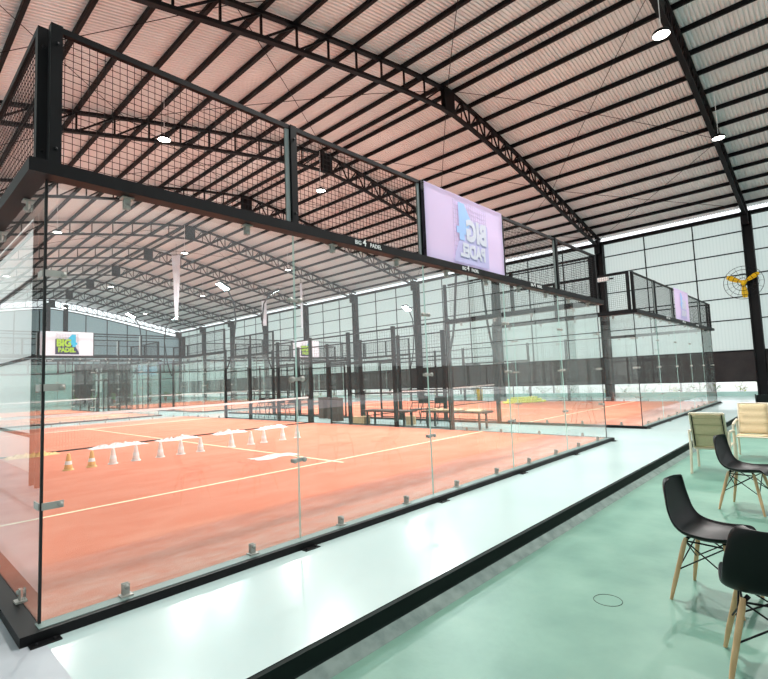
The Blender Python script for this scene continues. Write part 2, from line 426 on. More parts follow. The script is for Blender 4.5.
def make_court(label, first):
    root = empty('padel_court_enclosure', (0,0,0), 0, label, 'padel court', 'glass padel court enclosures')
    # steel base channel (back walls + sides)
    for y, s in ((0, -1), (20, 1)):
        m = MB(); ya, yb = sorted((y, y+s*.12)); m.box(-.12, 10.12, ya, yb, WZ, .0)
        m.box(-.02, 10.02, *sorted((y+s*.085, y-s*.02)), .0, .004, 1)
        for i in range(6):
            xx = min(max(i*2, -.03), 10.03); ye = sorted((y+s*.12, y+s*.19)); m.box(xx-.08, xx+.08, ye[0], ye[1], WZ, WZ+.006)
            for q in (-.06, .06): m.lathe([(.01,0),(.01,.012),(.0001,.012)], (xx+q*.8, y+s*.155, WZ+.005), 8)
        m.build('base_rim', [M['black'], M['slate']], root)
        m = MB(); m.box(-.12, 10.12, ya, yb, ZB, ZT); m.build('top_beam', M['black'], root)
        pts = [(2*i, y) for i in range(6)]
        if y == 20: pts = pts[::-1]
        for i, (p, q) in enumerate(zip(pts, pts[1:])):
            glass_panel(root, p, q, 'end' if i == 4 else None)
        for i in range(5):
            yy = y + s*.02
            mesh_panel(root, (2*i+.04, yy), (2*i+1.96, yy), ZT, ZM)
        for i in range(6): post(root, min(max(2*i, .035), 9.965), y+s*.02, ZT, ZM)
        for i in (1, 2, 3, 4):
            m = MB(); m.box(2*i-.085, 2*i-.04, y+s*.02-.012, y+s*.02+.012, ZT, ZM-.02); m.build('lit_post_face', M['galv'], root)  # separate pale galvanised strip, added as the lit side of the post
    for x, s in ((0, -1), (10, 1)):
        xa, xb = sorted((x, x+s*.12))
        m = MB(); m.box(xa, xb, 0, 20, WZ, .0); m.build('base_rim', M['black'], root)
        for (ya, yb) in ((0, 4), (16, 20)):
            m = MB(); m.box(xa, xb, ya, yb, ZB, ZT); m.build('top_beam', M['black'], root)
            seq = [(x, ya), (x, ya+2), (x, yb)]
            if s < 0: seq = seq[::-1]
            for i, (p, q) in enumerate(zip(seq, seq[1:])): glass_panel(root, p, q, 'end' if i else None)
            post(root, x+s*.02, ya+.075 if ya == 0 else ya, ZT, ZM); post(root, x+s*.02, yb-.075 if yb == 20 else yb, ZT, ZM)
            post(root, x+s*.035, ya+2, ZT, ZM)
            mesh_panel(root, (x+s*.035, ya+.1), (x+s*.035, ya+1.96), ZT, ZM); mesh_panel(root, (x+s*.035, ya+2.04), (x+s*.035, yb-.1), ZT, ZM)
        for y in (4, 6, 8, 10, 12, 14, 16): post(root, x+s*.05, y, WZ, 3.0, .1)
        for ya in (4, 6, 12, 14): 
            mesh_panel(root, (x+s*.05, ya+.05), (x+s*.05, ya+1.95), .02, 2.95, .1)
            m = MB(); 
            for z in (1.0, 2.0): m.box(x+s*.05-.02, x+s*.05+.02, ya, ya+2, z-.02, z+.02)
            m.build('rail', M['black'], root)
        for ya in (8, 10):   # access gates: door frame with mesh transom
            mesh_panel(root, (x+s*.05, ya+.05), (x+s*.05, ya+1.95), 2.1, 2.95, .1)
            m = MB(); yy = ya+.95; m.box(x+s*.05-.025, x+s*.05+.025, yy-.025, yy+.025, 0, 2.1)
            m.box(x+s*.05-.025, x+s*.05+.025, ya, ya+2, 2.06, 2.12); m.build('gate_frame', M['black'], root)
            seg = (ya+.05, ya+.92) if ya == 8 else (ya+.98, ya+1.95)
            mesh_panel(root, (x+s*.05, seg[0]), (x+s*.05, seg[1]), .02, 2.05, .1)
    # corner straps and gaskets
    for cx, cy in ((0,0),(10,0),(0,20),(10,20)):
        m = MB(); m.box(cx-.008, cx+.008, cy-.008, cy+.008, .0, ZB); m.build('corner_gasket', M['gasket'], root)
        for z in (.71, 1.46, 2.21):
            m = MB(); sx = 1 if cx == 0 else -1; sy = 1 if cy == 0 else -1
            m.bar((cx, cy-sy*.012, z), (cx+sx*.12, cy-sy*.012, z), .008, .045)
            m.lathe([(.0001,-.012),(.017,-.012),(.017,.012),(.0001,.012)], (cx+sx*.1, cy-sy*.016, z), 10, ax='y')
            m.bar((cx-sx*.012, cy, z), (cx-sx*.012, cy+sy*.12, z), .008, .045)
            m.build('corner_strap', M['steel'], root)
    for x in (1, 3, 5, 7):
        if x == 1: continue
        Mx = Matrix.Translation((x-.13, -.1225, (ZB+ZT)/2)) @ Matrix.Rotation(PI/2, 4, 'X')
        for s_, dx, sz in (('BIG', -.11, .062), ('4', .0, .11), ('PADEL', .16, .062)):
            text_mesh('lettering', s_, sz, M['white'], root, Matrix.Translation((dx + (0 if s_ != '4' else -.015), 0, .012 if s_ == '4' else 0)) @ Mx, .001, .001)
    return root

def add_turf(ox, oy):
    m = MB(); m.box(0, 10, 0, 20, WZ, .0, 0)
    for y in (3.05, 16.95): m.box(0, 10, y-.025, y+.025, 0, .004, 1)
    m.box(4.975, 5.025, 2.75, 17.25, 0, .0045, 1)
    return struct(m.build('floor_turf', [M['turf'], M['line']], loc=(ox, oy, 0)))

court_sites = [(0,0,'red turf padel court in front, behind the long glass wall nearest the walkway'),
               (12.57,0,'red turf padel court to the right, beyond the gap at the near court corner'),
               (0,23,'padel court directly behind the near court, under the far roof end'),
               (12.57,23,'farthest padel court, diagonal from the near court beside the right wall')]
CR = make_court(court_sites[0][2], True)
courts = [CR]
for ox, oy, lb in court_sites[1:]: courts.append(copy_tree(CR, loc=(ox, oy, 0), label=lb))
for ox, oy, lb in court_sites: add_turf(ox, oy)

# nets
def make_net(label):
    r = empty('padel_net', (0,10,0), 0, label, 'net', 'padel nets')
    m = MB()
    def top(x): return .92 - .04*math.sin(PI*x/10)
    n = 160
    for i in range(n+1):
        x = 10*i/n; m.box(x-.0007, x+.0007, -.0007, .0007, .04, top(x)-.05)
    for j in range(14):
        z = .04 + j*.06
        m.bar((0,0,z), (10,0,z), .0014)
    m.build('net_mesh', M['netm'], r)
    m = MB()
    for i in range(20):
        a, b = i/2, (i+1)/2; za, zb = top(a), top(b)
        m.add([(a,-.006,za-.06),(b,-.006,zb-.06),(b,-.006,zb),(a,-.006,za),(a,.006,za-.06),(b,.006,zb-.06),(b,.006,zb),(a,.006,za)],
              [(0,1,2,3),(7,6,5,4),(3,2,6,7),(0,4,5,1)], 0)
    m.build('white_tape', M['tape'], r)
    m = MB(); m.tube([(0,0,.02),(10,0,.02)], .016, 6); m.build('bottom_cord', M['black'], r)
    for x in (.04, 9.96):
        m = MB(); m.box(x-.05, x+.05, -.05, .05, 0, 1.0); m.tube([(x,-.09,.55),(x,.0,.55)], .03, 8); m.build('net_post', M['black'], r)
    return r
N0 = make_net('white-taped net across the near padel court')
for (ox, oy, _), lb in zip(court_sites[1:], ('white-taped net across the right-hand court', 'white-taped net of the court directly behind the near court', 'white-taped net of the farthest court by the right wall')):
    copy_tree(N0, loc=(ox, oy+10, 0), label=lb)

# banners (logo printed on the court side, showing faintly through the back)
def logo(root, cx, z0, size, y, mirror, mats, off):
    navy, green, cyan, grid = mats
    S = size
    sgn = -1 if mirror else 1
    def P(u, v, d): return (cx + sgn*(u-.5)*S, y+off*d, z0+v*S)
    def poly(name, pts, d, m_):
        mm = MB(); mm.add([P(u, v, d) for u, v in pts], [tuple(range(len(pts)))]); return mm.build(name, m_, root)
    mm = MB()
    for i in range(16):
        u = .03+.94*i/15; mm.bar(P(u, .03, 1), P(u, .98, 1), .004*S*2, .001)
    for i in range(14):
        v = .03+.94*i/13; mm.bar(P(.02, v, 1), P(.98, v, 1), .001, .008*S)
    mm.build('printed_grid', grid, root)
    poly('printed_field', [(0,0),(1,0),(.97,.12),(.84,.36),(.84,.5),(.7,.66),(.42,.72),(.02,.72),(0,.7)], 2, navy)
    def txt(s, u, v, h, m_, d, bold):
        R = Matrix.Rotation(PI/2, 4, 'X')
        Sx = Matrix.Diagonal((sgn, 1, 1, 1))
        T = Matrix.Translation(P(u, v, d)) @ Sx @ R @ Matrix.Diagonal((.98, 1.15, 1, 1))
        return text_mesh('printed_letters', s, h*S, m_, root, T, .0006, bold*S)
    fl = [(.43,.30),(.43,.42)]
    poly('printed_figure', [(.70,.36),(.84,.36),(.84,.46),(.91,.46),(.91,.57),(.84,.57),(.84,.96),(.68,.96),(.5,.72),(.58,.57),(.58,.46),(.70,.46)], 3, cyan)
    txt('BIG', .35, .53, .40, green, 4, .022); txt('PADEL', .47, .2, .25, green, 4, .014)
def make_banner(name, label, root_loc, inner):
    """inner=+1: printed side faces +Y (seen from behind at the near wall)"""
    r = empty(name, root_loc, 0, label, 'banner', 'logo banners on the court ends')
    m = MB(); nx, nz = 24, 12; vs = []
    for j in range(nz+1):
        for i in range(nx+1):
            u, v = i/nx, j/nz
            w = .008*math.sin(9*u+4*v)*math.sin(PI*u)*math.sin(PI*v)+.003*math.sin(12*u*v)
            vs.append((.03+1.94*u, w, .01+1.0*v))
    m.add(vs, [(j*(nx+1)+i, j*(nx+1)+i+1, (j+1)*(nx+1)+i+1, (j+1)*(nx+1)+i) for j in range(nz) for i in range(nx)], 0, True)
    m.build('cloth', M['lav'] if inner > 0 else M['whitefab'], r)
    m = MB()
    for x in (.04, 1.0, 1.96):
        for z in (.02, .99): m.tube([(x,.0,z),(x,.03*inner,z)], .006, 6)
    m.build('cable_tie', M['black'], r)
    vivid = (M['logonavy'], M['logogreen'], M['logocyan'], M['logogrid']); faded = (M['f_navy'], M['f_green'], M['f_cyan'], M['f_grid'])
    if inner > 0:
        logo(r, 1.05, .06, .88, -.014, True, faded, -.0025)
    else:
        logo(r, 1.0, .06, .88, -.014, False, vivid, -.0025)
    return r
make_banner('logo_banner', 'lavender-white logo banner seen from behind, above the near glass wall', (3.96,-.085,ZT-.02), 1)
make_banner('logo_banner', 'white banner with green and blue lettering at the far end of the near court', (4,19.9,ZT+.0), -1)
make_banner('logo_banner', 'lavender-white banner above the front glass of the right-hand court', (16.57,-.085,ZT+.01), 1)
make_banner('logo_banner', 'white banner with green lettering at the far end of the right-hand court', (16.57,19.9,ZT), -1)

# ------------------------------------------------------------------ lamps
def area(name, parent, loc, rot, size, power, color=(1,1,1), spread=PI):
    l = bpy.data.lights.new(name, 'AREA'); l.shape = 'DISK'; l.size = size; l.energy = power; l.color = color; l.spread = spread
    o = bpy.data.objects.new(name, l); COL.objects.link(o); o.parent = parent; o.location = loc; o.rotation_euler = rot; return o
HB = 520
def make_highbay(label):
    r = empty('high_bay_lamp', (0,0,0), 0, label, 'ceiling lamp', 'high bay lamps under the trusses')
    m = MB(); m.lathe([(.0001,.14),(.06,.14),(.07,.09),(.17,.07),(.19,.02),(.19,0),(.17,0)], n=20); m.build('housing', M['black'], r)
    m = MB(); m.lathe([(.0001,.004),(.172,.004)], n=20); m.lathe([(.0001,.003),(.172,.004)], n=20); m.build('diffuser', M['lamp'], r)
    m = MB(); m.tube([(0,0,.14),(0,0,1.6)], .008, 6); m.build('hanging_cable', M['white'], r)
    area('lamp_light', r, (0,0,-.01), (0,0,0), .36, HB, (1, .965, .93))
    return r
ordn = ['first', 'second', 'third', 'fourth', 'fifth']
hb = None
for j, (y, top) in enumerate(((-1.45,None),(10.4,None),(22.2,None),(34,None),(46,None))):
    for i, x in enumerate((5.1, 11.1, 18.0)):
        lb = 'round high bay lamp, %s row from the front, %s from the left wall' % (ordn[j], ordn[i])
        if hb is None: hb = make_highbay(lb); o = hb
        else: o = copy_tree(hb, label=lb)
        dz = 1.6
        o.location = (x, y, min(8.8, roofz(x)-1.42+.0))
# floodlight masts leaning between the courts
FL = 260
def make_mast(label, s):
    r = empty('floodlight_mast', (0,0,0), 0, label, 'floodlight', 'floodlight masts at the court sides')
    m = MB(); m.tube([(s*.14,0,2.15),(s*.3,0,2.55),(s*.42,0,3.0),(s*.6,0,4.3),(s*.5,0,5.2),(s*.1,0,5.85)], .035, 8); m.build('pole', M['black'], r)
    m = MB(); m.box(-.28, .28, -.22, .22, -.05, .05); h = m.build('lamp_head', M['black'], r); h.location = (s*.0,0,5.85); h.rotation_euler = (0, s*.5, 0)
    m = MB(); m.box(-.25, .25, -.19, .19, -.056, -.051); d = m.build('diffuser', M['flood'], r); d.location = (0,0,5.85); d.rotation_euler = (0, s*.5, 0)
    area('flood_light', r, (-s*.04,0,5.77), (0, s*.5, 0), .3, FL, (.9,.98,1))
    return r
mA = make_mast('floodlight mast leaning off the near court side, fourth-metre post closest to the front', 1)
mB = make_mast('floodlight mast leaning off the right-hand court, post closest to the front', -1)
mA.location = (10, 4, 0); mB.location = (12.57, 4, 0)
copy_tree(mA, loc=(10,16,0), label='floodlight mast off the near court side, at its far post')
copy_tree(mB, loc=(12.57,16,0), label='floodlight mast off the right-hand court, at its far post')
copy_tree(mA, loc=(22.57,16,0), label='floodlight mast on the outer side of the right-hand court')
copy_tree(mA, loc=(10,27,0), label='floodlight mast beside the court behind the near court, front post')
copy_tree(mB, loc=(12.57,27,0), label='floodlight mast beside the farthest court, front post')
copy_tree(mA, loc=(10,39,0), label='floodlight mast beside the court behind the near court, rear post')
mA['label'] = 'floodlight mast leaning off the near court side, behind the lavender banner'

# wall fittings
r = empty('wall_fan', (27.42,-.7,5.28), 0, 'yellow-bladed industrial fan in a wire guard on the right wall column', 'fan')
m = MB()
for k in range(3):
    a0 = k*2*PI/3+.5
    pts = []
    for t, w in ((.1,.1),(.3,.2),(.55,.24),(.72,.14)):
        pts.append((t, w))
    vs = []
    for t, w in pts:
        for sgn in (1, -1):
            a = a0 + sgn*w/t*.5
            vs.append((-.06*sgn-.02, t*math.cos(a), t*math.sin(a)))
    vs += [(x+.012, y, z) for x, y, z in vs]
    n = len(pts); fs = []
    for i in range(n-1): fs += [(2*i, 2*i+1, 2*i+3, 2*i+2), (8+2*i, 8+2*i+2, 8+2*i+3, 8+2*i+1)]
    m.add(vs, fs)
m.build('blade_set', M['yellow'], r)
m = MB(); m.ball((0,0,0), .13); m.build('hub', M['yellow'], r)
m = MB()
for q, xx in ((.78,0),(.6,-.12),(.4,-.16),(.2,-.18)):
    m.tube([(xx, q*math.cos(2*PI*k/28), q*math.sin(2*PI*k/28)) for k in range(29)], .012, 5, cap=False)
for k in range(16): a = 2*PI*k/16; m.tube([(-.18,.15*math.cos(a),.15*math.sin(a)),(-.12,.6*math.cos(a),.6*math.sin(a)),(0,.78*math.cos(a),.78*math.sin(a))], .006, 4)
m.build('wire_guard', M['black'], r)
m = MB(); m.box(.0, .2, -.12, .12, -.12, .12); m.build('motor', M['black'], r)
r = empty('wall_floodlight', (27.4,5.6,6.5), 0, 'small white box floodlight on the dark column behind the near court corner', 'light')
m = MB(); m.box(-.1, .1, -.3, .3, -.12, .12); m.build('case', M['white'], r)
m = MB(); m.box(.08, .2, -.5, .5, -.03, .03); m.build('bracket', M['black'], r)

# hanging cloths
def hang(x, y, zt, zb, wt, wb, label, rz):
    r = empty('hanging_banner', (x, y, zb), rz, label, 'banner', 'slender white cloths hanging from the roof')
    m = MB(); n = 18; vs = []
    for j in range(n+1):
        v = j/n; w = wb+(wt-wb)*v
        for i in range(5):
            u = i/4-.5; vs.append((u*w, .08*w*math.sin(7*u+9*v), (zt-zb)*v))
    m.add(vs, [(j*5+i, j*5+i+1, (j+1)*5+i+1, (j+1)*5+i) for j in range(n) for i in range(4)], 0, True)
    m.build('cloth', M['whitefab'], r)
    m = MB(); m.bar((-wt/2,0,zt-zb),(wt/2,0,zt-zb), .04); m.tube([(0,0,zt-zb),(0,0,zt-zb+.7)], .01, 5); m.build('hanging_rod', M['black'], r)
hang(12.57, 26.6, 9.85, 5.7, .55, .2, 'long tapering white cloth hanging highest over the court behind the near one', -.8)
hang(22.6, 32.1, 8.6, 6.4, .45, .35, 'short white cloth hanging near the right wall, left of the other hanging cloth', -.8)
hang(22.4, 26.6, 9.2, 5.6, .2, .14, 'thin white strip of cloth hanging furthest right, near the glass seam', -.8)

# ------------------------------------------------------------------ furniture: black shell chairs
def shell_mesh():
    m = MB()
    prof = [(-.262,.816,.10),(-.262,.808,.14),(-.259,.785,.165),(-.25,.735,.182),(-.238,.68,.19),(-.222,.61,.212),(-.203,.55,.216),(-.175,.495,.222),(-.13,.455,.228),(-.07,.437,.232),(0,.43,.233),(.07,.432,.233),(.13,.440,.230),(.18,.447,.222),(.215,.444,.208),(.235,.430,.185),(.243,.415,.15)]
    nv = 14; vs = []
    n = len(prof)
    for k, (y, z, w) in enumerate(prof):
        back = max(0, min(1, (n*.5-k)/(n*.5)))
        for i in range(nv+1):
            t = -1+2*i/nv
            x = w*math.sin(t*PI/2*.98)
            e = abs(t)**2.6
            lift = .05*e*(1-back*.85); fwd = .06*e*back
            if k in (n-1, n-2): lift *= .4
            vs.append((x, y+fwd, z+lift))
    fs = [(k*(nv+1)+i, k*(nv+1)+i+1, (k+1)*(nv+1)+i+1, (k+1)*(nv+1)+i) for k in range(n-1) for i in range(nv)]
    m.add(vs, fs, 0, True); return m
def make_shell_chair(label, loc, rz, s=1.0):
    r = empty('shell_chair', loc, rz, label, 'chair', 'black shell chairs on the green floor')
    o = shell_mesh().build('seat_shell', M['plastic'], r)
    md = o.modifiers.new('thick', 'SOLIDIFY'); md.thickness = .009; md.offset = 0
    md = o.modifiers.new('smooth', 'SUBSURF'); md.levels = 1; md.render_levels = 2
    for sx in (-1, 1):
        for sy in (-1, 1):
            m = MB(); m.tube([(sx*.135, sy*.12, .425), (sx*.145, sy*.132, .38), (sx*.205, sy*.19, .12), (sx*.23, sy*.215, 0)], [.012,.0165,.015,.0105], 12)
            m.build('leg', M['wood'], r)
    m = MB()
    T = {(sx, sy): Vector((sx*.14, sy*.125, .405)) for sx in (-1,1) for sy in (-1,1)}
    B = {(sx, sy): Vector((sx*.185, sy*.17, .205)) for sx in (-1,1) for sy in (-1,1)}
    order = [(-1,-1),(1,-1),(1,1),(-1,1)]
    for a, b in zip(order, order[1:]+order[:1]):
        m.tube([T[a], B[b]], .005, 6); m.tube([T[b], B[a]], .005, 6); m.tube([T[a], T[b]], .006, 6)
    for a in order: m.tube([T[a]+Vector((0,0,.0)), T[a]+Vector((-a[0]*.03, -a[1]*.02, .028))], .012, 8); m.ball(B[a]*1.0, .011, 8)
    m.build('wire_brace', M['black'], r)
    return r
def D(deg): return math.radians(deg)
ch = make_shell_chair('black shell chair with beech legs standing alone nearest the kerb', (3.41,-2.97,FZ), PI+D(-7))
copy_tree(ch, loc=(2.56,-3.385,FZ), rz=D(-79), label='black shell chair cut off by the lower right edge, seen from behind')
copy_tree(ch, loc=(6.19,-2.84,FZ), rz=PI+D(-10), label='black shell chair with beech legs in front of the beige armchairs')

# beige sling armchairs
def make_sling(label, loc, rz):
    r = empty('sling_armchair', loc, rz, label, 'armchair', 'beige sling armchairs by the walkway')
    # seat faces +y ; back reclined to -y
    def plane(name, pts, thick, m_, n=10, sag=.0):
        m = MB(); a, b, c, d = [Vector(p) for p in pts]; vs = []; k = 6
        for j in range(n+1):
            for i in range(k+1):
                u, v = i/k, j/n
                p = (a*(1-u)+b*u)*(1-v)+(d*(1-u)+c*u)*v
                nrm = (b-a).cross(d-a).normalized()
                p = p - nrm*sag*math.sin(PI*u) + nrm*.006*math.cos(8*PI*v)
                vs.append(p)
        m.add(vs, [(j*(k+1)+i, j*(k+1)+i+1, (j+1)*(k+1)+i+1, (j+1)*(k+1)+i) for j in range(n) for i in range(k)], 0, True)
        o = m.build(name, m_, r); md = o.modifiers.new('t', 'SOLIDIFY'); md.thickness = thick; md.offset = 0; return o
    plane('seat', [(-.24,-.2,.40),(.24,-.2,.40),(.24,.26,.43),(-.24,.26,.43)], .03, M['beige'], 8, .01)
    plane('backrest', [(-.24,-.21,.42),(.24,-.21,.42),(.235,-.42,.94),(-.235,-.42,.94)], .03, M['beige'], 16, .01)
    m = MB()
    for v in (.36, .68, .88):
        y, z = -.21-.21*v, .42+.52*v
        for dy in (-.022, .022): m.tube([(-.235, y+dy, z-.004*0), (.235, y+dy, z)], .0035, 5)
    m.build('backrest_seam', M['beigedark'], r)
    m = MB()
    for s in (-1, 1): m.tube([(s*.228,-.235,.42),(s*.222,-.44,.935)], .008, 6)
    m.build('backrest_piping', M['black'], r)
    m = MB()
    for s in (-1, 1):
        m.tube([(s*.255,-.19,.38),(s*.255,-.22,.44),(s*.25,-.43,.96)], .016, 8)
        m.tube([(s*.255,-.2,.40),(s*.255,.27,.42)], .014, 8)
    m.tube([(-.25,-.43,.96),(.25,-.43,.96)], .014, 8); m.tube([(-.255,.27,.41),(.255,.27,.41)], .014, 8); m.tube([(-.255,-.2,.38),(.255,-.2,.38)], .014, 8)
    m.build('side_frame', M['beigeframe'], r)
    for s in (-1, 1):
        m = MB(); m.tube([(s*.29,.27,.62),(s*.29,.0,.65),(s*.29,-.33,.66)], .024, 8); m.build('armrest', M['beigeframe'], r)
        m = MB(); m.tube([(s*.29,.27,.62),(s*.295,.29,.3),(s*.3,.3,0)], .021, 10); m.build('leg', M['beigeframe'], r)
        m = MB(); m.tube([(s*.29,-.33,.66),(s*.285,-.33,.4),(s*.295,-.38,0)], .021, 10); m.build('leg', M['beigeframe'], r)
    return r
sl = make_sling('beige sling armchair with its back to the walkway kerb, dark seams', (8.42,-2.17,FZ), D(-88)); sl.scale = (.88, 1, .97)
copy_tree(sl, loc=(9.95,-2.52,FZ), rz=D(92), label='beige sling armchair turned towards the viewer, facing the first armchair')
copy_tree(sl, loc=(9.8,-3.3,FZ), rz=D(75), label='beige sling armchair cut off by the right edge of the view')

# dark tubular chair
def make_tube_chair(label, loc, rz):
    r = empty('tubular_chair', loc, rz, label, 'chair', 'black steel-framed chairs by the right edge')
    m = MB(); m.box(-.22, .22, -.2, .22, .43, .46); m.build('seat', M['plastic'], r)
    m = MB(); m.box(-.21, .21, -.235, -.215, .62, .86); m.build('backrest', M['plastic'], r)
    for s in (-1, 1):
        m = MB(); m.tube([(s*.23,-.32,0),(s*.23,-.22,.45),(s*.22,-.25,.88)], .013, 8); m.build('leg', M['black'], r)
        m = MB(); m.tube([(s*.23,.3,0),(s*.23,.22,.44),(s*.23,.1,.66),(s*.23,-.24,.66)], .013, 8); m.build('leg', M['black'], r)
    return r
tc_ = make_tube_chair('black tubular steel chair at the right edge beside the middle shell chair', (5.45,-3.47,FZ), D(-100))
copy_tree(tc_, loc=(14.9,-2.4,FZ), rz=D(140), label='black steel-framed chair furthest back, in front of the open wall strip')

# scuffed ring groove on the green floor
m = MB(); m.tube([(2.92+.095*math.cos(2*PI*k/36), -2.39+.095*math.sin(2*PI*k/36), FZ+.0005) for k in range(37)], .0022, 5, cap=False)
struct(m.build('trim_floor_ring', M['darkgreen']))

# ------------------------------------------------------------------ things between and on the courts
def crate(name, label, loc, sx, sy, sz, m_, cat, group, rz=0):
    r = empty(name, loc, rz, label, cat, group)
    m = MB(); t = .02
    m.box(-sx/2, sx/2, -sy/2, sy/2, 0, sz); m.build('body', m_, r)
    m = MB(); m.box(-sx/2-.012, sx/2+.012, -sy/2-.012, sy/2+.012, sz, sz+.025); m.build('lid', m_, r)
    return r
for i, (x, y) in enumerate(((11.3,10.05),(12.0,11.15),(12.0,11.7))):
    crate('wooden_bin', 'dark brown wooden bin between the courts, %s from the net post' % ordn[i], (x, y, WZ), .3, .3, .82, M['brown'], 'bin', 'brown wooden bins between the courts')
for i, (x, y, s) in enumerate(((10.75,8.1,.3),(10.85,8.55,.26),(11.3,6.5,.3))):
    crate('cardboard_box', ('cardboard box on the floor beside the brown bins', 'smaller cardboard box next to the first box by the side fence', 'cardboard box right beside the long bench between the courts')[i], (x, y, WZ), s, s, s*.8, M['card'], 'box', 'cardboard boxes between the courts', .3*i)
for i, (x, y) in enumerate(((11.3,13.2),(11.3,13.95),(11.3,14.7),(11.3,15.45))):
    o = make_tube_chair('x', (x, y, WZ), D(90)) if i == 0 else copy_tree(c0, loc=(x, y, WZ))
    if i == 0: c0 = o
    o['group'] = 'dark chairs between the courts'; o['label'] = 'dark chair between the two courts beyond the net post, %s from the net' % ordn[i]
for i, (x, y) in enumerate(((11.9,6.6),(11.9,5.9))):
    o = copy_tree(c0, loc=(x, y, WZ), rz=D(90)); o['label'] = ('dark chair behind the long bench, the one nearer the net', 'dark chair behind the long bench, the one nearer the front')[i]
def make_bench(label, loc, L):
    r = empty('long_bench', loc, 0, label, 'bench', 'long benches between the courts')
    m = MB(); m.box(-.25, .25, 0, L, .44, .49); m.build('bench_top', M['brown'], r)
    for y in (.2, L-.2):
        
        for xx in (-.18, .18): m = MB(); m.box(xx-.025, xx+.025, y-.025, y+.025, 0, .44); m.build('leg', M['black'], r)
make_bench('long dark bench between the courts, close to the brown bins', (10.8,6.0,WZ), 2.0)
make_bench('long dark bench between the courts with folded towels on it', (10.95,3.4,WZ), 2.2)
for i, y in enumerate((3.8, 4.6, 5.2)):
    m = MB(); n = 8; vs = []
    for a in range(n+1):
        for b in range(n+1): vs.append((-.2+.4*a/n, -.25+.5*b/n, .02+.035*abs(math.sin(a*1.3+i)*math.cos(b*.9+i*2))))
    m.add(vs, [(a*(n+1)+b, (a+1)*(n+1)+b, (a+1)*(n+1)+b+1, a*(n+1)+b+1) for a in range(n) for b in range(n)], 0, True)
    m.box(-.2, .2, -.25, .25, 0, .02)
    tag(m.build('folded_towel', M['beige'], loc=(10.95, y, WZ+.49)), 'pale folded towel on the long bench, %s from the front' % ordn[i], 'towel', 'towels on the long bench')
# yellow bin
m = MB(); m.lathe([(.0001,0),(.16,0),(.2,.7),(.21,.72),(.0001,.72)], n=16)
tag(m.build('waste_bin', M['yellow'], loc=(24.55, 12.25, WZ)), 'yellow waste bin standing against the open wall strip', 'bin')
# low rack of tennis balls beside right court far side
m = MB(); m.ball((0,0,0), .06, 8); bp = m.build('padel_ball', M['ball'])
k = 0; rb = random.Random(5)
for lay in range(3):
    for lx in range(17-3*lay):
        for ly in range(3-lay):
            o = bp if k == 0 else bp.copy()
            if k: COL.objects.link(o)
            u = (lx-(16-3*lay)/2)*.125; v = (ly-(2-lay)/2)*.125
            d = Vector((.79,-.61)); n = Vector((.61,.79)); p = d*u+n*v
            o.location = (21.05+p.x, 7.55+p.y, .066+lay*.095); k += 1
            tag(o, 'yellow ball in the long heap lying on the right-hand court', 'ball', 'yellow balls heaped on the right-hand court')

# cones in a row on the near court
def make_cone(label, loc, m_):
    r = empty('training_cone', loc, 0, label, 'cone', 'training cones in a row on the near court')
    m = MB(); m.lathe([(.0001,.3),(.022,.3),(.026,.29),(.07,.03)], n=16); m.build('cone_body', m_, r)
    m = MB(); m.lathe([(.0001,.02),(.085,.02),(.095,.0)], n=16); m.build('base_flange', m_, r)
    m = MB(); m.lathe([(.05,.165),(.061,.1)], n=16); m.build('stripe', M['tape'], r); return r
cx = [1.81,2.19,2.56,2.98,3.46,3.89,4.33,5.08,5.59,5.95,6.5,6.95]
words_ = ['first','second','third','fourth','fifth','sixth','seventh','eighth','ninth','tenth','eleventh','twelfth']
cw = None
for i, x in enumerate(cx):
    lb = '%s training cone, %s from the left in the row on the near court' % ('pale yellow' if i < 2 else 'white', words_[i])
    if i == 0: cy_ = make_cone(lb, (x, 6.7, 0), M['orange'])
    elif i == 1: copy_tree(cy_, loc=(x, 6.7, 0), label=lb)
    elif cw is None: cw = make_cone(lb, (x, 6.7, 0), M['cone'])
    else: copy_tree(cw, loc=(x, 6.7, 0), label=lb)
# crumpled plastic along the net foot
def crumple(label, x0, L, y, m_, seed, h=.14):
    rnd = random.Random(seed); m = MB(); nx, ny = 22, 8; vs = []
    for i in range(nx+1):
        for j in range(ny+1):
            u, v = i/nx, j/ny
            e = math.sin(PI*u)**.5 * math.sin(PI*v)
            vs.append((x0+L*u+rnd.uniform(-.02,.02), y-.22+.44*v+.06*math.sin(9*u+seed), .006+h*e*(.15+.85*rnd.random()**1.5)))
    m.add(vs, [(i*(ny+1)+j, (i+1)*(ny+1)+j, (i+1)*(ny+1)+j+1, i*(ny+1)+j+1) for i in range(nx) for j in range(ny)], 0, False)
    o = m.build('crumpled_sheet', m_); return tag(o, label, 'plastic sheet', 'crumpled sheets along the net foot')
for i, (x0, L, m_, lb) in enumerate(((1.35,1.0,'orange','orange crumpled sheet lying at the left of the net foot'),
        (3.0,1.3,'plasticw','white crumpled plastic sheet at the net foot, next to the orange sheet'),
        (4.6,1.1,'plasticw','white crumpled plastic sheet at the net foot, behind the middle cones'),
        (6.2,1.0,'plasticw','white crumpled plastic sheet at the net foot, right of the centre line'),
        (7.6,1.1,'plasticw','small white crumpled sheet at the net foot nearest the net post'))):
    crumple(lb, x0, L, 9.7, M[m_], i, .13)
crumple('flat white crumpled plastic lying near the centre line of the near court', 4.3, .9, 4.5, M['plasticw'], 9, .04)

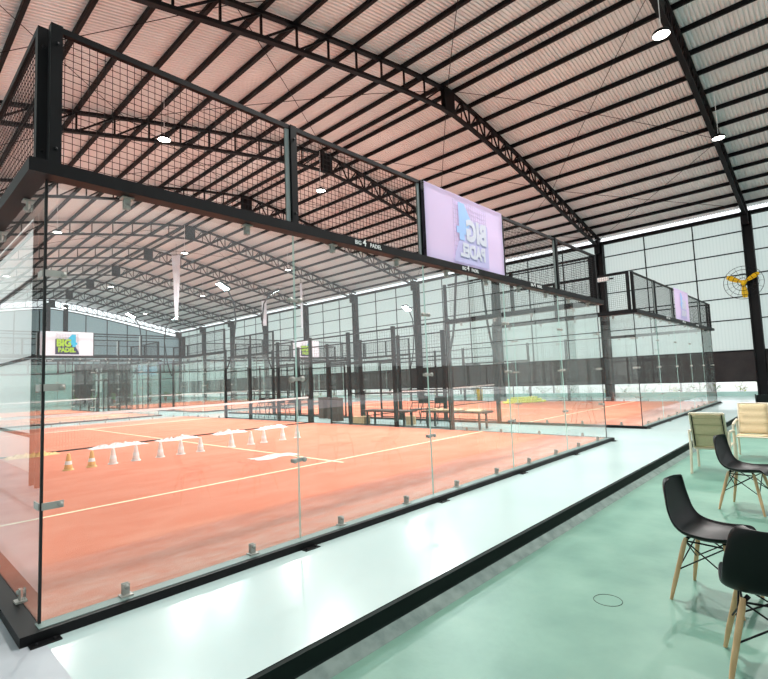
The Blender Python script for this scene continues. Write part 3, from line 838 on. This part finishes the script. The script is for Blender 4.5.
# planting outside the open wall strip
pp = None
def plant_mesh(seed, m1):
    rnd = random.Random(seed); m = MB()
    for k in range(7):
        a = rnd.uniform(0, 2*PI); r_ = rnd.uniform(.1, .35); h = rnd.uniform(.35, .75)
        tip = (r_*math.cos(a), r_*math.sin(a), h); m.tube([(0,0,0), (tip[0]*.4, tip[1]*.4, h*.6), tip], .005, 4)
        for q in range(4):
            b = rnd.uniform(0, 2*PI); t = .5+.16*q; p = Vector(tip)*t; d = Vector((math.cos(b), math.sin(b), rnd.uniform(-.2,.6)))*.17
            n = Vector((-math.sin(b), math.cos(b), .2))*.035
            m.add([p, p+d*.5+n, p+d, p+d*.5-n], [(0,1,2,3)], 1)
    return m
protos = [plant_mesh(s, None).build('outdoor_shrub', [M['stem'], M[l]]) for s, l in ((1,'leaf'),(2,'leaf2'),(3,'leaf'))]
rnd = random.Random(3); k = 0
y = -4
while y < 45:
    p = protos[k % 3]; o = p if k < 3 else p.copy()
    if k >= 3: COL.objects.link(o)
    o.location = (28.9+rnd.uniform(0,.9), y, -.12); o.rotation_euler = (0,0,rnd.uniform(0,6)); s = rnd.uniform(.8,1.25); o.scale = (s,s,s)
    tag(o, 'small shrub outside, seen through the open strip under the dark shade cloth', 'shrub', 'shrubs outside the open wall strip')
    y += rnd.uniform(.85, 1.2); k += 1

# reception end: potted plants and a screen
def potted(label, loc, s):
    r = empty('potted_plant', loc, 0, label, 'potted plant', 'potted plants at the far end')
    m = MB(); m.lathe([(.0001,0),(.16*s,0),(.22*s,.35*s),(.0001,.35*s)], n=12); m.build('pot', M['pot'], r)
    m = MB(); rr = random.Random(int(loc[0]*10))
    for k in range(26):
        a = rr.uniform(0,2*PI); l = rr.uniform(.5,1.2)*s; e = rr.uniform(.3,1.3)
        b = Vector((0,0,.33*s)); t = b+Vector((math.cos(a)*math.cos(e), math.sin(a)*math.cos(e), math.sin(e)))*l
        n = Vector((-math.sin(a), math.cos(a), 0))*.07*s; mid = b.lerp(t,.6)+Vector((0,0,.08*s))
        m.add([b, mid+n, t, mid-n], [(0,1,2,3)])
    m.build('foliage', M['leaf'], r)
for i, (x, s) in enumerate(((15.0,.9),(17.2,1.0),(19.3,.9),(21.3,1.0),(23.3,.95),(25.2,.9),(27.0,.9))):
    potted('leafy potted plant at the far end wall, %s from the left' % words_[i], (x, 58.6, WZ), s)
r = empty('wall_screen', (23.6,Y1-.14,3.7), 0, 'pale blue lit screen high on the far mint wall', 'screen')
m = MB(); m.box(-1.2, 1.2, 0, .06, -.65, .65); m.build('casing', M['black'], r)
m = MB(); m.box(-1.14, 1.14, -.005, 0, -.6, .6); m.build('display', M['screen'], r)

# ------------------------------------------------------------------ world, camera
w = bpy.data.worlds.new('World'); sc.world = w; w.use_nodes = True
bg = w.node_tree.nodes['Background']; bg.inputs[0].default_value = (.93, .97, 1, 1); bg.inputs[1].default_value = 1.45

cam = bpy.data.cameras.new('Camera'); co = bpy.data.objects.new('Camera', cam); COL.objects.link(co)
yaw, pit, rol, f = .8188, .0809, -.0401, 486.43
fw = Vector((math.sin(yaw)*math.cos(pit), math.cos(yaw)*math.cos(pit), math.sin(pit)))
r_ = fw.cross(Vector((0,0,1))).normalized(); u_ = r_.cross(fw)
r2 = r_*math.cos(rol)+u_*math.sin(rol); u2 = -r_*math.sin(rol)+u_*math.cos(rol)
mw = Matrix((r2, u2, -fw)).transposed().to_4x4(); mw.translation = Vector((-.7869,-3.7577,1.4285)); co.matrix_world = mw
cam.sensor_fit = 'HORIZONTAL'; cam.sensor_width = 36; cam.lens = f/768*36; cam.clip_start = .05; cam.clip_end = 400
sc.camera = co
sc.view_settings.view_transform = 'Standard'; sc.view_settings.look = 'None'; sc.view_settings.gamma = 1
sc.view_settings.exposure = 0.22
sc.cycles.transparent_max_bounces = 64; sc.cycles.max_bounces = 10; sc.cycles.diffuse_bounces = 5; sc.cycles.glossy_bounces = 4
sc.cycles.sample_clamp_indirect = 6
